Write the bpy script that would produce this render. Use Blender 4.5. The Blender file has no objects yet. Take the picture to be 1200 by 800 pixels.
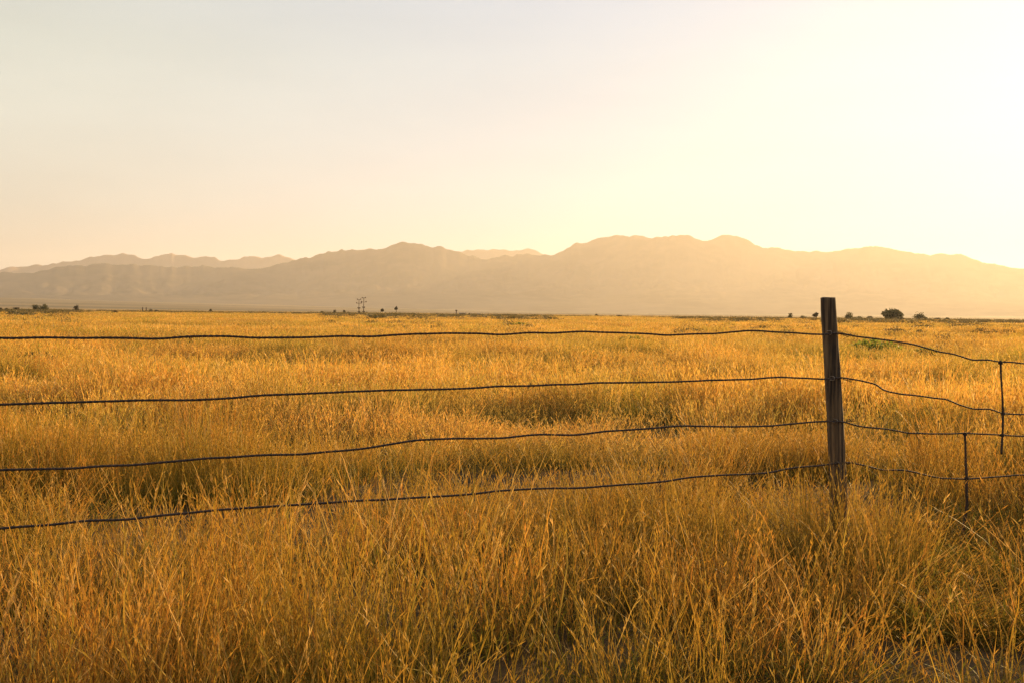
import bpy, bmesh, math, random
import numpy as np
from mathutils import Vector, Matrix, Euler

C = bpy.context.scene
COL = C.collection
rad = math.radians

# ------------------------------------------------------------------ camera
CAM_H = 1.35
F = 35.0
FPX = 1200 * F / 36.0
cam_d = bpy.data.cameras.new("camera")
cam_d.lens = F; cam_d.sensor_width = 36.0
cam_d.clip_start = 0.05; cam_d.clip_end = 60000
cam = bpy.data.objects.new("camera", cam_d); COL.objects.link(cam)
PITCH, ROLL = rad(-1.60), rad(0.60)
M_CAM = Matrix.Translation((0, 0, CAM_H)) @ Euler((rad(90) + PITCH, 0, 0)).to_matrix().to_4x4() @ Matrix.Rotation(ROLL, 4, 'Z')
cam.matrix_world = M_CAM
C.camera = cam

# ------------------------------------------------------------------ light
SUN_EL, SUN_AZ = rad(12.5), rad(40.0)        # azimuth measured to the right of the view axis (+Y)
SUN_DIR = Vector((math.sin(SUN_AZ) * math.cos(SUN_EL), math.cos(SUN_AZ) * math.cos(SUN_EL), math.sin(SUN_EL)))
sd = bpy.data.lights.new("sun", 'SUN'); sd.energy = 5.0; sd.angle = rad(0.6); sd.color = (1.0, 0.64, 0.26)
sun = bpy.data.objects.new("sun", sd); COL.objects.link(sun)
sun.rotation_euler = SUN_DIR.to_track_quat('Z', 'Y').to_euler()
sun.location = (0, 0, 50)

w = bpy.data.worlds.new("World"); C.world = w; w.use_nodes = True
nt = w.node_tree; nt.nodes.clear()
N = nt.nodes.new; L = nt.links.new
out = N('ShaderNodeOutputWorld'); bg = N('ShaderNodeBackground'); L(bg.outputs[0], out.inputs[0])
bg.inputs[1].default_value = 0.10
sky = N('ShaderNodeTexSky'); sky.sky_type = 'NISHITA'; sky.sun_disc = False
sky.sun_elevation = SUN_EL; sky.sun_rotation = SUN_AZ
sky.dust_density = 4.0; sky.air_density = 1.0; sky.ozone_density = 1.0
tc = N('ShaderNodeTexCoord')
sep = N('ShaderNodeSeparateXYZ'); L(tc.outputs['Generated'], sep.inputs[0])
# thin high veil of cloud: its colour changes with height above the horizon and towards the sun
ramp = N('ShaderNodeValToRGB'); L(sep.outputs[2], ramp.inputs[0])
cr = ramp.color_ramp
cr.elements[0].position = 0.0; cr.elements[0].color = (0.96, 0.81, 0.58, 1)
cr.elements[1].position = 1.0; cr.elements[1].color = (0.50, 0.55, 0.60, 1)
for p, c in ((0.06, (.98, .89, .72)), (0.10, (.99, .95, .80)), (0.17, (.98, .99, .86)), (0.24, (.94, .98, .86)), (0.30, (.88, .93, .87)), (0.6, (0.6, 0.6, 0.58))):
    e = cr.elements.new(p); e.color = (*c, 1)
dot = N('ShaderNodeVectorMath'); dot.operation = 'DOT_PRODUCT'
L(tc.outputs['Generated'], dot.inputs[0]); dot.inputs[1].default_value = SUN_DIR
gl = N('ShaderNodeMapRange'); gl.interpolation_type = 'SMOOTHERSTEP'
gl.inputs[1].default_value = 0.30; gl.inputs[2].default_value = 1.0; gl.inputs[3].default_value = 0.0; gl.inputs[4].default_value = 1.0
L(dot.outputs['Value'], gl.inputs[0])
mapn = N('ShaderNodeMapping'); L(tc.outputs['Generated'], mapn.inputs[0]); mapn.inputs['Scale'].default_value = (1.2, 1.2, 6.0)
cn = N('ShaderNodeTexNoise'); cn.inputs['Scale'].default_value = 2.2; cn.inputs['Detail'].default_value = 5; L(mapn.outputs[0], cn.inputs['Vector'])
cmr = N('ShaderNodeMapRange'); L(cn.outputs['Fac'], cmr.inputs[0]); cmr.inputs[1].default_value = 0.3; cmr.inputs[2].default_value = 0.7; cmr.inputs[3].default_value = 0.93; cmr.inputs[4].default_value = 1.04
vm = N('ShaderNodeVectorMath'); vm.operation = 'SCALE'; L(ramp.outputs[0], vm.inputs[0]); L(cmr.outputs[0], vm.inputs['Scale'])
glc = N('ShaderNodeMix'); glc.data_type = 'RGBA'; glc.inputs['A'].default_value = (0, 0, 0, 1); glc.inputs['B'].default_value = (0.02, 0.10, 0.30, 1)
L(gl.outputs[0], glc.inputs['Factor'])
add = N('ShaderNodeVectorMath'); add.operation = 'ADD'; dim = N('ShaderNodeMapRange'); L(gl.outputs[0], dim.inputs[0]); dim.inputs[3].default_value = 1.0; dim.inputs[4].default_value = 0.84
vm2 = N('ShaderNodeVectorMath'); vm2.operation = 'SCALE'; L(vm.outputs[0], vm2.inputs[0]); L(dim.outputs[0], vm2.inputs['Scale'])
L(vm2.outputs[0], add.inputs[0]); L(glc.outputs['Result'], add.inputs[1])
vs = N('ShaderNodeVectorMath'); vs.operation = 'SCALE'; L(add.outputs[0], vs.inputs[0]); vs.inputs['Scale'].default_value = 3.36
mx = N('ShaderNodeMix'); mx.data_type = 'RGBA'; mx.inputs['Factor'].default_value = 0.95
L(sky.outputs[0], mx.inputs['A']); L(vs.outputs[0], mx.inputs['B']); L(mx.outputs['Result'], bg.inputs[0])

vw = C.view_settings
vw.view_transform = 'Standard'; vw.look = 'None'; vw.exposure = 1.22; vw.gamma = 1.0; vw.use_curve_mapping = False
C.render.engine = 'CYCLES'
cy = C.cycles
cy.max_bounces = 5; cy.diffuse_bounces = 3; cy.glossy_bounces = 1; cy.transmission_bounces = 4; cy.volume_bounces = 0
cy.transparent_max_bounces = 8
cy.use_denoising = True; cy.denoising_prefilter = 'NONE'
C.render.film_transparent = False

# ------------------------------------------------------------------ helpers
def tag(o, label=None, cat=None, group=None, kind=None):
    if label: o['label'] = label
    if cat: o['category'] = cat
    if group: o['group'] = group
    if kind: o['kind'] = kind
    return o

def link(name, me, mat=None, parent=None):
    if mat: me.materials.append(mat)
    o = bpy.data.objects.new(name, me); COL.objects.link(o)
    if parent: o.parent = parent
    return o

def empty(name, loc):
    o = bpy.data.objects.new(name, None); o.empty_display_size = 0.2
    COL.objects.link(o); o.location = loc
    return o

def ray(px, py):
    """direction through a pixel of the 1200x800 photograph"""
    v = Vector(((px - 600) / FPX, -(py - 400) / FPX, -1.0))
    return (M_CAM.to_3x3() @ v).normalized()

def at_depth(px, py, y):
    d = ray(px, py); t = y / d.y
    return Vector((0, 0, CAM_H)) + d * t

# smooth value noise -------------------------------------------------------
def _hash(ix, iy, seed):
    h = (ix.astype(np.int64) * 374761393 + iy.astype(np.int64) * 668265263 + seed * 2147483647) & 0xffffffff
    h = ((h ^ (h >> 13)) * 1274126177) & 0xffffffff
    h = h ^ (h >> 16)
    return (h & 0xffffff) / float(0xffffff)

def vnoise(x, y, seed=0):
    x = np.asarray(x, float); y = np.asarray(y, float)
    ix = np.floor(x); iy = np.floor(y); fx = x - ix; fy = y - iy
    fx = fx * fx * (3 - 2 * fx); fy = fy * fy * (3 - 2 * fy)
    a = _hash(ix, iy, seed); b = _hash(ix + 1, iy, seed); c = _hash(ix, iy + 1, seed); d = _hash(ix + 1, iy + 1, seed)
    return (a * (1 - fx) + b * fx) * (1 - fy) + (c * (1 - fx) + d * fx) * fy

def fbm(x, y, seed=0, oct=4):
    s = 0; a = 0.5; n = 0
    for k in range(oct):
        s = s + a * vnoise(x * 2 ** k, y * 2 ** k, seed + k * 17); n += a; a *= 0.5
    return s / n

def ground_z(x, y):
    x = np.asarray(x, float); y = np.asarray(y, float)
    r = np.hypot(x, y)
    z = 0.10 * (vnoise(x / 0.9, y / 0.9, 3) - 0.5) * np.exp(-(r / 60) ** 2)
    z += 0.15 * (vnoise(x / 5.5, y / 5.5, 9) - 0.5) * np.clip((r - 1) / 6, 0, 1) * np.exp(-(r / 200) ** 2)
    z += 0.20 * (vnoise(x / 2.6, y / 2.2, 23) - 0.5) * np.clip((r - 6) / 6, 0, 1) * np.exp(-(r / 120) ** 2)
    z += 0.35 * (vnoise(x / 90, y / 90, 5) - 0.5) * np.clip((r - 40) / 100, 0, 1)
    az = np.degrees(np.arctan2(x, y))
    # slow rise of the plain towards the mountains, more on the left
    lift = 75 * np.clip((4 - az) / 32, 0.10, 1.4) + 8
    t = np.clip((r - 2200) / 6800, 0, 1)
    z += lift * t * t * (3 - 2 * t) + 0.35 * lift * t * (fbm(x / 900, y / 900, 41, 3) - 0.5)
    return z

def mesh_from(name, V, Fc, smooth=True):
    me = bpy.data.meshes.new(name)
    me.from_pydata([tuple(v) for v in V], [], [tuple(f) for f in Fc]); me.update()
    if smooth: me.polygons.foreach_set('use_smooth', [True] * len(me.polygons))
    return me

def grid_mesh(name, X, Y, Z, closed=False):
    """fast quad grid; X,Y,Z arrays (rows, cols)"""
    nr, nc = X.shape
    co = np.stack([X, Y, Z], -1).reshape(-1, 3).astype(np.float32)
    i, j = np.meshgrid(np.arange(nr - 1), np.arange(nc if closed else nc - 1), indexing='ij')
    a = i * nc + j; b = i * nc + (j + 1) % nc; c = (i + 1) * nc + (j + 1) % nc; d = (i + 1) * nc + j
    f = np.stack([a, b, c, d], -1).reshape(-1, 4)
    return fast_mesh(name, co, f)

def fast_mesh(name, co, f, smooth=True):
    me = bpy.data.meshes.new(name)
    n = len(f); k = f.shape[1]
    me.vertices.add(len(co)); me.vertices.foreach_set('co', np.ascontiguousarray(co, np.float32).ravel())
    me.loops.add(n * k); me.loops.foreach_set('vertex_index', np.ascontiguousarray(f, np.int32).ravel())
    me.polygons.add(n); me.polygons.foreach_set('loop_start', np.arange(n, dtype=np.int32) * k)
    me.polygons.foreach_set('use_smooth', np.full(n, smooth))
    me.update(calc_edges=True)
    return me

# materials ------------------------------------------------------------------
def new_mat(name):
    m = bpy.data.materials.new(name); m.use_nodes = True
    t = m.node_tree; t.nodes.clear()
    return m, t, t.nodes.new, t.links.new

def mixc(N, L, fac, a, b, mode='MIX'):
    n = N('ShaderNodeMix'); n.data_type = 'RGBA'; n.blend_type = mode
    for sock, v in (('Factor', fac), ('A', a), ('B', b)):
        if hasattr(v, 'is_output'): L(v, n.inputs[sock])
        elif sock == 'Factor': n.inputs[sock].default_value = v
        else: n.inputs[sock].default_value = (*v, 1) if len(v) == 3 else v
    return n.outputs['Result']

def noise_fac(N, L, vec, scale, detail=3, lo=0.4, hi=0.6, a=0.0, b=1.0):
    n = N('ShaderNodeTexNoise'); n.inputs['Scale'].default_value = scale; n.inputs['Detail'].default_value = detail
    if vec is not None: L(vec, n.inputs['Vector'])
    r = N('ShaderNodeMapRange'); L(n.outputs['Fac'], r.inputs[0])
    r.inputs[1].default_value = lo; r.inputs[2].default_value = hi; r.inputs[3].default_value = a; r.inputs[4].default_value = b
    return r.outputs[0]

def stretch(N, L, vec, sc):
    m = N('ShaderNodeMapping'); L(vec, m.inputs[0]); m.inputs['Scale'].default_value = sc
    return m.outputs[0]

def grass_mat(name, bright=1.0, trans=0.5, green=0.0, hue=None):
    m, t, N, L = new_mat(name)
    at = N('ShaderNodeAttribute'); at.attribute_name = 'tint'
    s = N('ShaderNodeSeparateColor'); L(at.outputs['Color'], s.inputs[0])
    R, H, T = s.outputs
    geo = N('ShaderNodeNewGeometry'); pos = geo.outputs['Position']
    oi = N('ShaderNodeObjectInfo')
    cr = N('ShaderNodeValToRGB'); L(R, cr.inputs[0])
    e = cr.color_ramp.elements
    e[0].position = 0; e[0].color = (0.60, 0.30, 0.06, 1); e[1].position = 1; e[1].color = (0.80, 0.54, 0.23, 1)
    for p, c in ((0.22, (0.74, 0.45, 0.11)), (0.45, (0.58, 0.36, 0.06)), (0.62, (0.62, 0.28, 0.07)), (0.8, (0.42, 0.33, 0.055))):
        q = e.new(p); q.color = (*c, 1)
    # leaves: olive to straw
    cl = N('ShaderNodeValToRGB'); L(R, cl.inputs[0]); e = cl.color_ramp.elements
    e[0].position = 0; e[0].color = (0.13, 0.17, 0.03, 1); e[1].position = 1; e[1].color = (0.55, 0.38, 0.11, 1)
    q = e.new(0.55); q.color = (0.22, 0.22, 0.04, 1)
    isleaf = N('ShaderNodeMath'); isleaf.operation = 'GREATER_THAN'; L(T, isleaf.inputs[0]); isleaf.inputs[1].default_value = 0.75
    c0 = mixc(N, L, isleaf.outputs[0], cr.outputs[0], cl.outputs[0])
    # low parts of the stems green-brown, also darkened towards the ground as painted shade
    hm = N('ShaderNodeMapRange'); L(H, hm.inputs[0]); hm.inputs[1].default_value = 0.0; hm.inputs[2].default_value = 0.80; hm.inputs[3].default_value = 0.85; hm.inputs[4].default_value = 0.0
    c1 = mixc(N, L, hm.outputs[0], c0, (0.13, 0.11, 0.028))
    # patches of greener and browner growth across the field
    g1 = noise_fac(N, L, stretch(N, L, pos, (0.5, 1.0, 0.0)), 0.55, 4, 0.46, 0.66, 0, 0.72)
    c2 = mixc(N, L, g1, c1, (0.26, 0.25, 0.035))
    g2 = noise_fac(N, L, stretch(N, L, pos, (0.22, 0.5, 0.0)), 0.31, 4, 0.47, 0.66, 0, 0.65)
    c3 = mixc(N, L, g2, c2, (0.28, 0.17, 0.06))
    g3 = noise_fac(N, L, stretch(N, L, pos, (0.02, 0.05, 0.0)), 1.0, 4, 0.48, 0.66, 0, 0.5)
    c3 = mixc(N, L, g3, c3, (0.30, 0.25, 0.06))
    if green:
        g4 = noise_fac(N, L, stretch(N, L, pos, (1.0, 1.0, 0.0)), 1.5, 3, 0.46, 0.62, 0, green)
        c3 = mixc(N, L, g4, c3, (0.24, 0.25, 0.03))
    if hue: c3 = mixc(N, L, 1.0, c3, hue, 'MULTIPLY')
    v = N('ShaderNodeMapRange'); L(oi.outputs['Random'], v.inputs[0]); v.inputs[3].default_value = 0.80 * bright; v.inputs[4].default_value = 1.18 * bright
    vs = N('ShaderNodeVectorMath'); vs.operation = 'SCALE'; L(c3, vs.inputs[0]); L(v.outputs[0], vs.inputs['Scale'])
    col = vs.outputs[0]
    p = N('ShaderNodeBsdfPrincipled'); L(col, p.inputs['Base Color']); p.inputs['Roughness'].default_value = 0.55
    p.inputs['Specular IOR Level'].default_value = 0.10
    tr = N('ShaderNodeBsdfTranslucent'); L(col, tr.inputs[0])
    mx = N('ShaderNodeMixShader'); mx.inputs[0].default_value = trans
    L(p.outputs[0], mx.inputs[1]); L(tr.outputs[0], mx.inputs[2])
    o = N('ShaderNodeOutputMaterial'); L(mx.outputs[0], o.inputs[0])
    return m

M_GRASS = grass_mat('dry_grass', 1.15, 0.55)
M_GRASS_NEAR = grass_mat('dry_grass_near_shaded', 0.86, 0.42, 0.26, (1.0, .90, .72))  # near copy: foreground shade put into a lower brightness; tint greener and warmer

def leaf_mat(name, a, b, trans=0.35):
    m, t, N, L = new_mat(name)
    geo = N('ShaderNodeNewGeometry'); oi = N('ShaderNodeObjectInfo')
    f = noise_fac(N, L, geo.outputs['Position'], 1.7, 3, 0.35, 0.65)
    c = mixc(N, L, f, a, b)
    p = N('ShaderNodeBsdfPrincipled'); L(c, p.inputs['Base Color']); p.inputs['Roughness'].default_value = 0.6
    tr = N('ShaderNodeBsdfTranslucent'); L(c, tr.inputs[0])
    mx = N('ShaderNodeMixShader'); mx.inputs[0].default_value = trans
    L(p.outputs[0], mx.inputs[1]); L(tr.outputs[0], mx.inputs[2])
    o = N('ShaderNodeOutputMaterial'); L(mx.outputs[0], o.inputs[0])
    return m

M_LEAF = leaf_mat('bush_leaf', (0.06, 0.065, 0.018), (0.13, 0.11, 0.03))
M_DARKLEAF = leaf_mat('dark_leaf', (0.035, 0.03, 0.012), (0.08, 0.06, 0.022), 0.2)
M_WEED = leaf_mat('weed_leaf', (0.16, 0.21, 0.03), (0.30, 0.30, 0.05), 0.5)
M_SAGE = leaf_mat('sage_leaf', (0.30, 0.30, 0.30), (0.42, 0.42, 0.44), 0.3)
M_SCRUB = leaf_mat('scrub_leaf', (0.09, 0.085, 0.024), (0.20, 0.14, 0.05), 0.35)

def plain_mat(name, a, b, scale=8, rough=0.8, metallic=0.0, sc=(1, 1, 1), bump=0.0):
    m, t, N, L = new_mat(name)
    tcn = N('ShaderNodeTexCoord'); v = stretch(N, L, tcn.outputs['Object'], sc)
    n = N('ShaderNodeTexNoise'); n.inputs['Scale'].default_value = scale; n.inputs['Detail'].default_value = 6; L(v, n.inputs['Vector'])
    r = N('ShaderNodeMapRange'); L(n.outputs['Fac'], r.inputs[0]); r.inputs[1].default_value = 0.35; r.inputs[2].default_value = 0.65
    c = mixc(N, L, r.outputs[0], a, b)
    p = N('ShaderNodeBsdfPrincipled'); L(c, p.inputs['Base Color']); p.inputs['Roughness'].default_value = rough; p.inputs['Metallic'].default_value = metallic
    if bump:
        bn = N('ShaderNodeBump'); bn.inputs['Strength'].default_value = bump; bn.inputs['Distance'].default_value = 0.004
        L(n.outputs['Fac'], bn.inputs['Height']); L(bn.outputs[0], p.inputs['Normal'])
    o = N('ShaderNodeOutputMaterial'); L(p.outputs[0], o.inputs[0])
    return m

M_BARK = plain_mat('bark', (0.07, 0.05, 0.03), (0.13, 0.09, 0.055), 3)
M_WIRE = plain_mat('rusty_wire', (0.018, 0.010, 0.009), (0.045, 0.024, 0.017), 30, 0.75, 0.0)
M_STAY = plain_mat('stay_stick', (0.025, 0.015, 0.01), (0.07, 0.04, 0.025), 25, 0.8, 0.0, (1, 1, 0.2), 0.4)
M_STAPLE = plain_mat('galvanised', (0.12, 0.09, 0.07), (0.30, 0.25, 0.2), 60, 0.5, 0.3)
M_POLE = plain_mat('pole_wood', (0.08, 0.055, 0.04), (0.13, 0.09, 0.06), 2)
M_SHED = plain_mat('shed_boards', (0.16, 0.09, 0.05), (0.24, 0.14, 0.07), 2)
M_ROOF = plain_mat('shed_roof', (0.12, 0.09, 0.07), (0.18, 0.13, 0.1), 2)

# ------------------------------------------------------------------ ground sheet
m, t, N, L = new_mat('plain_ground')
geo = N('ShaderNodeNewGeometry'); pos = geo.outputs['Position']
f1 = noise_fac(N, L, stretch(N, L, pos, (1, 1, 0)), 1.3, 8, 0.35, 0.65)
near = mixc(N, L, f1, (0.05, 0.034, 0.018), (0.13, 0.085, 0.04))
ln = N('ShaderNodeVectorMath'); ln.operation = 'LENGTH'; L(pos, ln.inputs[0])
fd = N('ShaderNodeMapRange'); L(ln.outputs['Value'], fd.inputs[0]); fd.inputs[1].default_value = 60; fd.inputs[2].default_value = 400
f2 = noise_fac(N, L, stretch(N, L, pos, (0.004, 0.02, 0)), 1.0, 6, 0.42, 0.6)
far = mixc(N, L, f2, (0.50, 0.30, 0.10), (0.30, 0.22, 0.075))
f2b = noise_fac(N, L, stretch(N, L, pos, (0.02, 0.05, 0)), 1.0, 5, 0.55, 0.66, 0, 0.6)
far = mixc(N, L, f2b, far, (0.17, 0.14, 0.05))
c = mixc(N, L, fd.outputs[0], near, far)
# the alluvial flats under the mountains: tan, grey-green scrub
f3 = noise_fac(N, L, stretch(N, L, pos, (0.0004, 0.0012, 0)), 1.0, 5, 0.42, 0.6)
fan = mixc(N, L, f3, (0.25, 0.18, 0.095), (0.13, 0.11, 0.06))
fe = N('ShaderNodeMapRange'); L(ln.outputs['Value'], fe.inputs[0]); fe.inputs[1].default_value = 1800; fe.inputs[2].default_value = 3200
c = mixc(N, L, fe.outputs[0], c, fan)
p = N('ShaderNodeBsdfPrincipled'); L(c, p.inputs['Base Color']); p.inputs['Roughness'].default_value = 0.95; p.inputs['Specular IOR Level'].default_value = 0.05
bn = N('ShaderNodeTexNoise'); bn.inputs['Scale'].default_value = 12; bn.inputs['Detail'].default_value = 6; L(pos, bn.inputs['Vector'])
bu = N('ShaderNodeBump'); bu.inputs['Strength'].default_value = 0.8; bu.inputs['Distance'].default_value = 0.05; L(bn.outputs['Fac'], bu.inputs['Height']); L(bu.outputs[0], p.inputs['Normal'])
o_ = N('ShaderNodeOutputMaterial'); L(p.outputs[0], o_.inputs[0])
M_GROUND = m

NR, NA = 330, 420
rr = np.concatenate([[0.0], np.geomspace(0.4, 19000, NR - 1)])
aa = np.linspace(0, 2 * np.pi, NA, endpoint=False)
Rg, Ag = np.meshgrid(rr, aa, indexing='ij')
X, Y = Rg * np.sin(Ag), Rg * np.cos(Ag)
g = link('ground', grid_mesh('ground', X, Y, ground_z(X, Y), closed=True), M_GROUND)
tag(g, kind='structure')

# ------------------------------------------------------------------ mountains
m, t, N, L = new_mat('mountain_rock')
geo = N('ShaderNodeNewGeometry'); pos = geo.outputs['Position']
f1 = noise_fac(N, L, pos, 0.0016, 8, 0.4, 0.62)
c = mixc(N, L, f1, (0.13, 0.105, 0.075), (0.075, 0.065, 0.048))
sp = N('ShaderNodeSeparateXYZ'); L(geo.outputs['Normal'], sp.inputs[0])
f2 = noise_fac(N, L, pos, 0.006, 6, 0.45, 0.65, 0, 0.6)
c = mixc(N, L, f2, c, (0.17, 0.13, 0.09))
p = N('ShaderNodeBsdfPrincipled'); L(c, p.inputs['Base Color']); p.inputs['Roughness'].default_value = 1.0; p.inputs['Specular IOR Level'].default_value = 0.0
o_ = N('ShaderNodeOutputMaterial'); L(p.outputs[0], o_.inputs[0])
M_MTN = m

def pix_az_el(px, py):
    d = ray(px, py)
    return math.degrees(math.atan2(d.x, d.y)), math.atan2(d.z, math.hypot(d.x, d.y))

def mountain(name, prof, r_foot, r_crest, r_back, az0, az1, seed, n_az=900, n_r=70, rough=1.0, lift=0.0):
    pa = [pix_az_el(*q) for q in prof]
    A = np.array([q[0] for q in pa]); E = np.array([q[1] for q in pa])
    az = np.linspace(az0, az1, n_az)
    el = np.interp(az, A, E)
    # carry on past the traced part with rolling ridges
    ext = 0.25 * (fbm(az / 6.0, az * 0 + 3, seed + 5, 4) - 0.5) * np.radians(5)
    outside = np.clip(np.maximum(A[0] - az, az - A[-1]) / 4, 0, 1)
    el = el + ext * outside
    H = np.tan(np.maximum(el, 0.001)) * r_crest + CAM_H
    H = H + rough * (56 * (fbm(az * 2.2, az * 0 + 7.7, seed + 2, 4) - 0.5) + 34 * (0.5 - np.abs(2 * fbm(az * 1.3, az * 0 + 2.2, seed + 8, 4) - 1)))
    t = np.concatenate([np.linspace(0, 1, n_r), 1 + np.linspace(0.03, 1, n_r // 3)])
    T, AZ = np.meshgrid(t, az, indexing='ij')
    Rr = np.where(T <= 1, r_foot + (r_crest - r_foot) * T, r_crest + (r_back - r_crest) * (T - 1))
    Tc = np.clip(T, 0, 1)
    # spurs and gullies running down from the crest
    warp = 4.0 * (fbm(AZ / 2.5, Tc * 2.2, seed + 11, 3) - 0.5)
    g1 = np.abs(2 * fbm((AZ + warp * .3) / 1.9, Tc * 3.6, seed, 4) - 1)
    g2 = np.abs(2 * fbm((AZ + warp * .2) / 0.7, Tc * 8, seed + 31, 3) - 1)
    gul = (1 - g1) * 0.62 + (1 - g2) * 0.38
    up = Tc ** 1.45
    k_ = np.ones(81) / 81
    Hs = np.convolve(np.pad(H, 40, mode='edge'), k_, mode='valid')
    H2 = Hs[None, :] + (H - Hs)[None, :] * Tc ** 5
    Z = H2 * up * (1 - 0.40 * gul * np.clip((1 - Tc) * 2.6, 0, 1) * np.clip((Tc - .15) * 2, 0, 1))
    Z = np.where(T > 1, H[None, :] * (1 - 0.9 * (T - 1) ** 1.2), Z)
    Z = Z - 20 * (1 - np.clip(Tc * 8, 0, 1)) + lift * np.clip(Tc * 4, 0, 1) * (1 - Tc)
    a = np.radians(AZ)
    # jitter the crest radius so that the ridge is not an arc
    Rr = Rr + (fbm(AZ / 5.0, AZ * 0, seed + 71, 3) - 0.5) * 900 * Tc
    X, Y = Rr * np.sin(a), Rr * np.cos(a)
    # keep sight-line height after the radius shift
    Z = Z * (np.hypot(X, Y) / np.where(T <= 1, r_foot + (r_crest - r_foot) * T, Rr))
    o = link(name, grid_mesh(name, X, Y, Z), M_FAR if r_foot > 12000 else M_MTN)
    return tag(o, kind='structure')

main_prof = [(-400, 345), (-200, 333), (-60, 326), (0, 322), (40, 319), (70, 314), (100, 312), (140, 311), (175, 313), (215, 315), (260, 314), (300, 317), (318, 313), (345, 306), (362, 303), (378, 298),
             (390, 296), (400, 293.5), (412, 293), (425, 294.5), (440, 293), (452, 291), (462, 287), (473, 284), (485, 286), (497, 288), (503, 290), (518, 291), (530, 294), (541, 297), (553, 302),
             (570, 305), (590, 301), (610, 299), (630, 300), (645, 300), (652, 297), (660, 293.5), (668, 290), (673, 287), (680, 287), (690, 284), (700, 280), (710, 278),
             (722, 276.5), (731, 277), (738, 279), (745, 277), (755, 276.5), (765, 280), (774, 277.5), (782, 276.5), (796, 277.5), (806, 277), (816, 280), (826, 283.5), (836, 280), (845, 277.5), (855, 277.5), (865, 279),
             (874, 283), (885, 288), (893, 291), (910, 292), (932, 296), (955, 295.5), (978, 296), (998, 293), (1020, 291), (1047, 294), (1068, 297.5), (1085, 300), (1102, 298.5), (1120, 297.5), (1133, 301), (1146, 306), (1165, 311), (1181, 315), (1200, 316), (1250, 322), (1330, 318), (1450, 330), (1700, 325)]
hills_main = mountain('hills', main_prof, 8200, 12000, 15500, -48, 55, 101)
far_prof = [(-300, 330), (-150, 322), (-40, 321), (0, 318), (20, 313), (38, 311.5), (50, 313), (60, 309), (78, 307.5), (93, 307), (105, 303), (118, 301), (130, 299), (145, 298.5), (157, 300), (164, 304), (170, 304.5), (183, 301), (200, 298.5), (215, 300),
            (228, 302), (240, 301), (250, 303), (262, 307), (272, 306), (287, 303), (300, 302.5), (315, 302), (327, 300), (338, 301.5), (347, 305), (365, 310), (400, 318), (450, 316), (500, 306), (525, 299), (537, 296), (550, 294.5), (560, 292), (567, 291.5), (580, 293), (587, 293.5), (598, 295), (607, 294), (620, 293), (632, 297), (643, 299), (660, 305), (720, 310), (900, 315), (1200, 322), (1500, 325)]
M_FAR = M_MTN.copy(); M_FAR.name = 'far_rock_lit_tone'  # lighter copy: sunlight on the far crest put into the rock colour
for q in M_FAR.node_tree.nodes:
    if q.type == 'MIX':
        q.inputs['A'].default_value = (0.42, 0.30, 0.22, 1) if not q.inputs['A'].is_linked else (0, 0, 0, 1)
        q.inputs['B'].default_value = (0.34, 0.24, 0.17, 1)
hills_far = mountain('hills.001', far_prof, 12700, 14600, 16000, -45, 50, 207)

# ------------------------------------------------------------------ grass clumps
rng = np.random.default_rng(11)

class Blades:
    def __init__(s): s.v = []; s.f = []; s.c = []; s.n = 0
    def ribbon(s, pts, ws, side, r, typ, h0=0.0, h1=1.0):
        k = len(pts)
        for i, (p, w_) in enumerate(zip(pts, ws)):
            hh = h0 + (h1 - h0) * i / (k - 1)
            if i == k - 1:
                s.v.append(p); s.c.append((r, hh, typ, 1))
            else:
                s.v.append(p - side * w_ / 2); s.v.append(p + side * w_ / 2); s.c += [(r, hh, typ, 1)] * 2
        for i in range(k - 2):
            a = s.n + 2 * i
            s.f.append((a, a + 1, a + 3)); s.f.append((a, a + 3, a + 2))
        a = s.n + 2 * (k - 2); s.f.append((a, a + 1, a + 2))
        s.n += 2 * (k - 1) + 1
    def mesh(s, name):
        me = fast_mesh(name, np.array(s.v), np.array(s.f), smooth=False)
        at = me.attributes.new('tint', 'FLOAT_COLOR', 'POINT')
        at.data.foreach_set('color', np.array(s.c, np.float32).ravel())
        return me

def norm(v): return v / (np.linalg.norm(v) + 1e-9)

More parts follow.
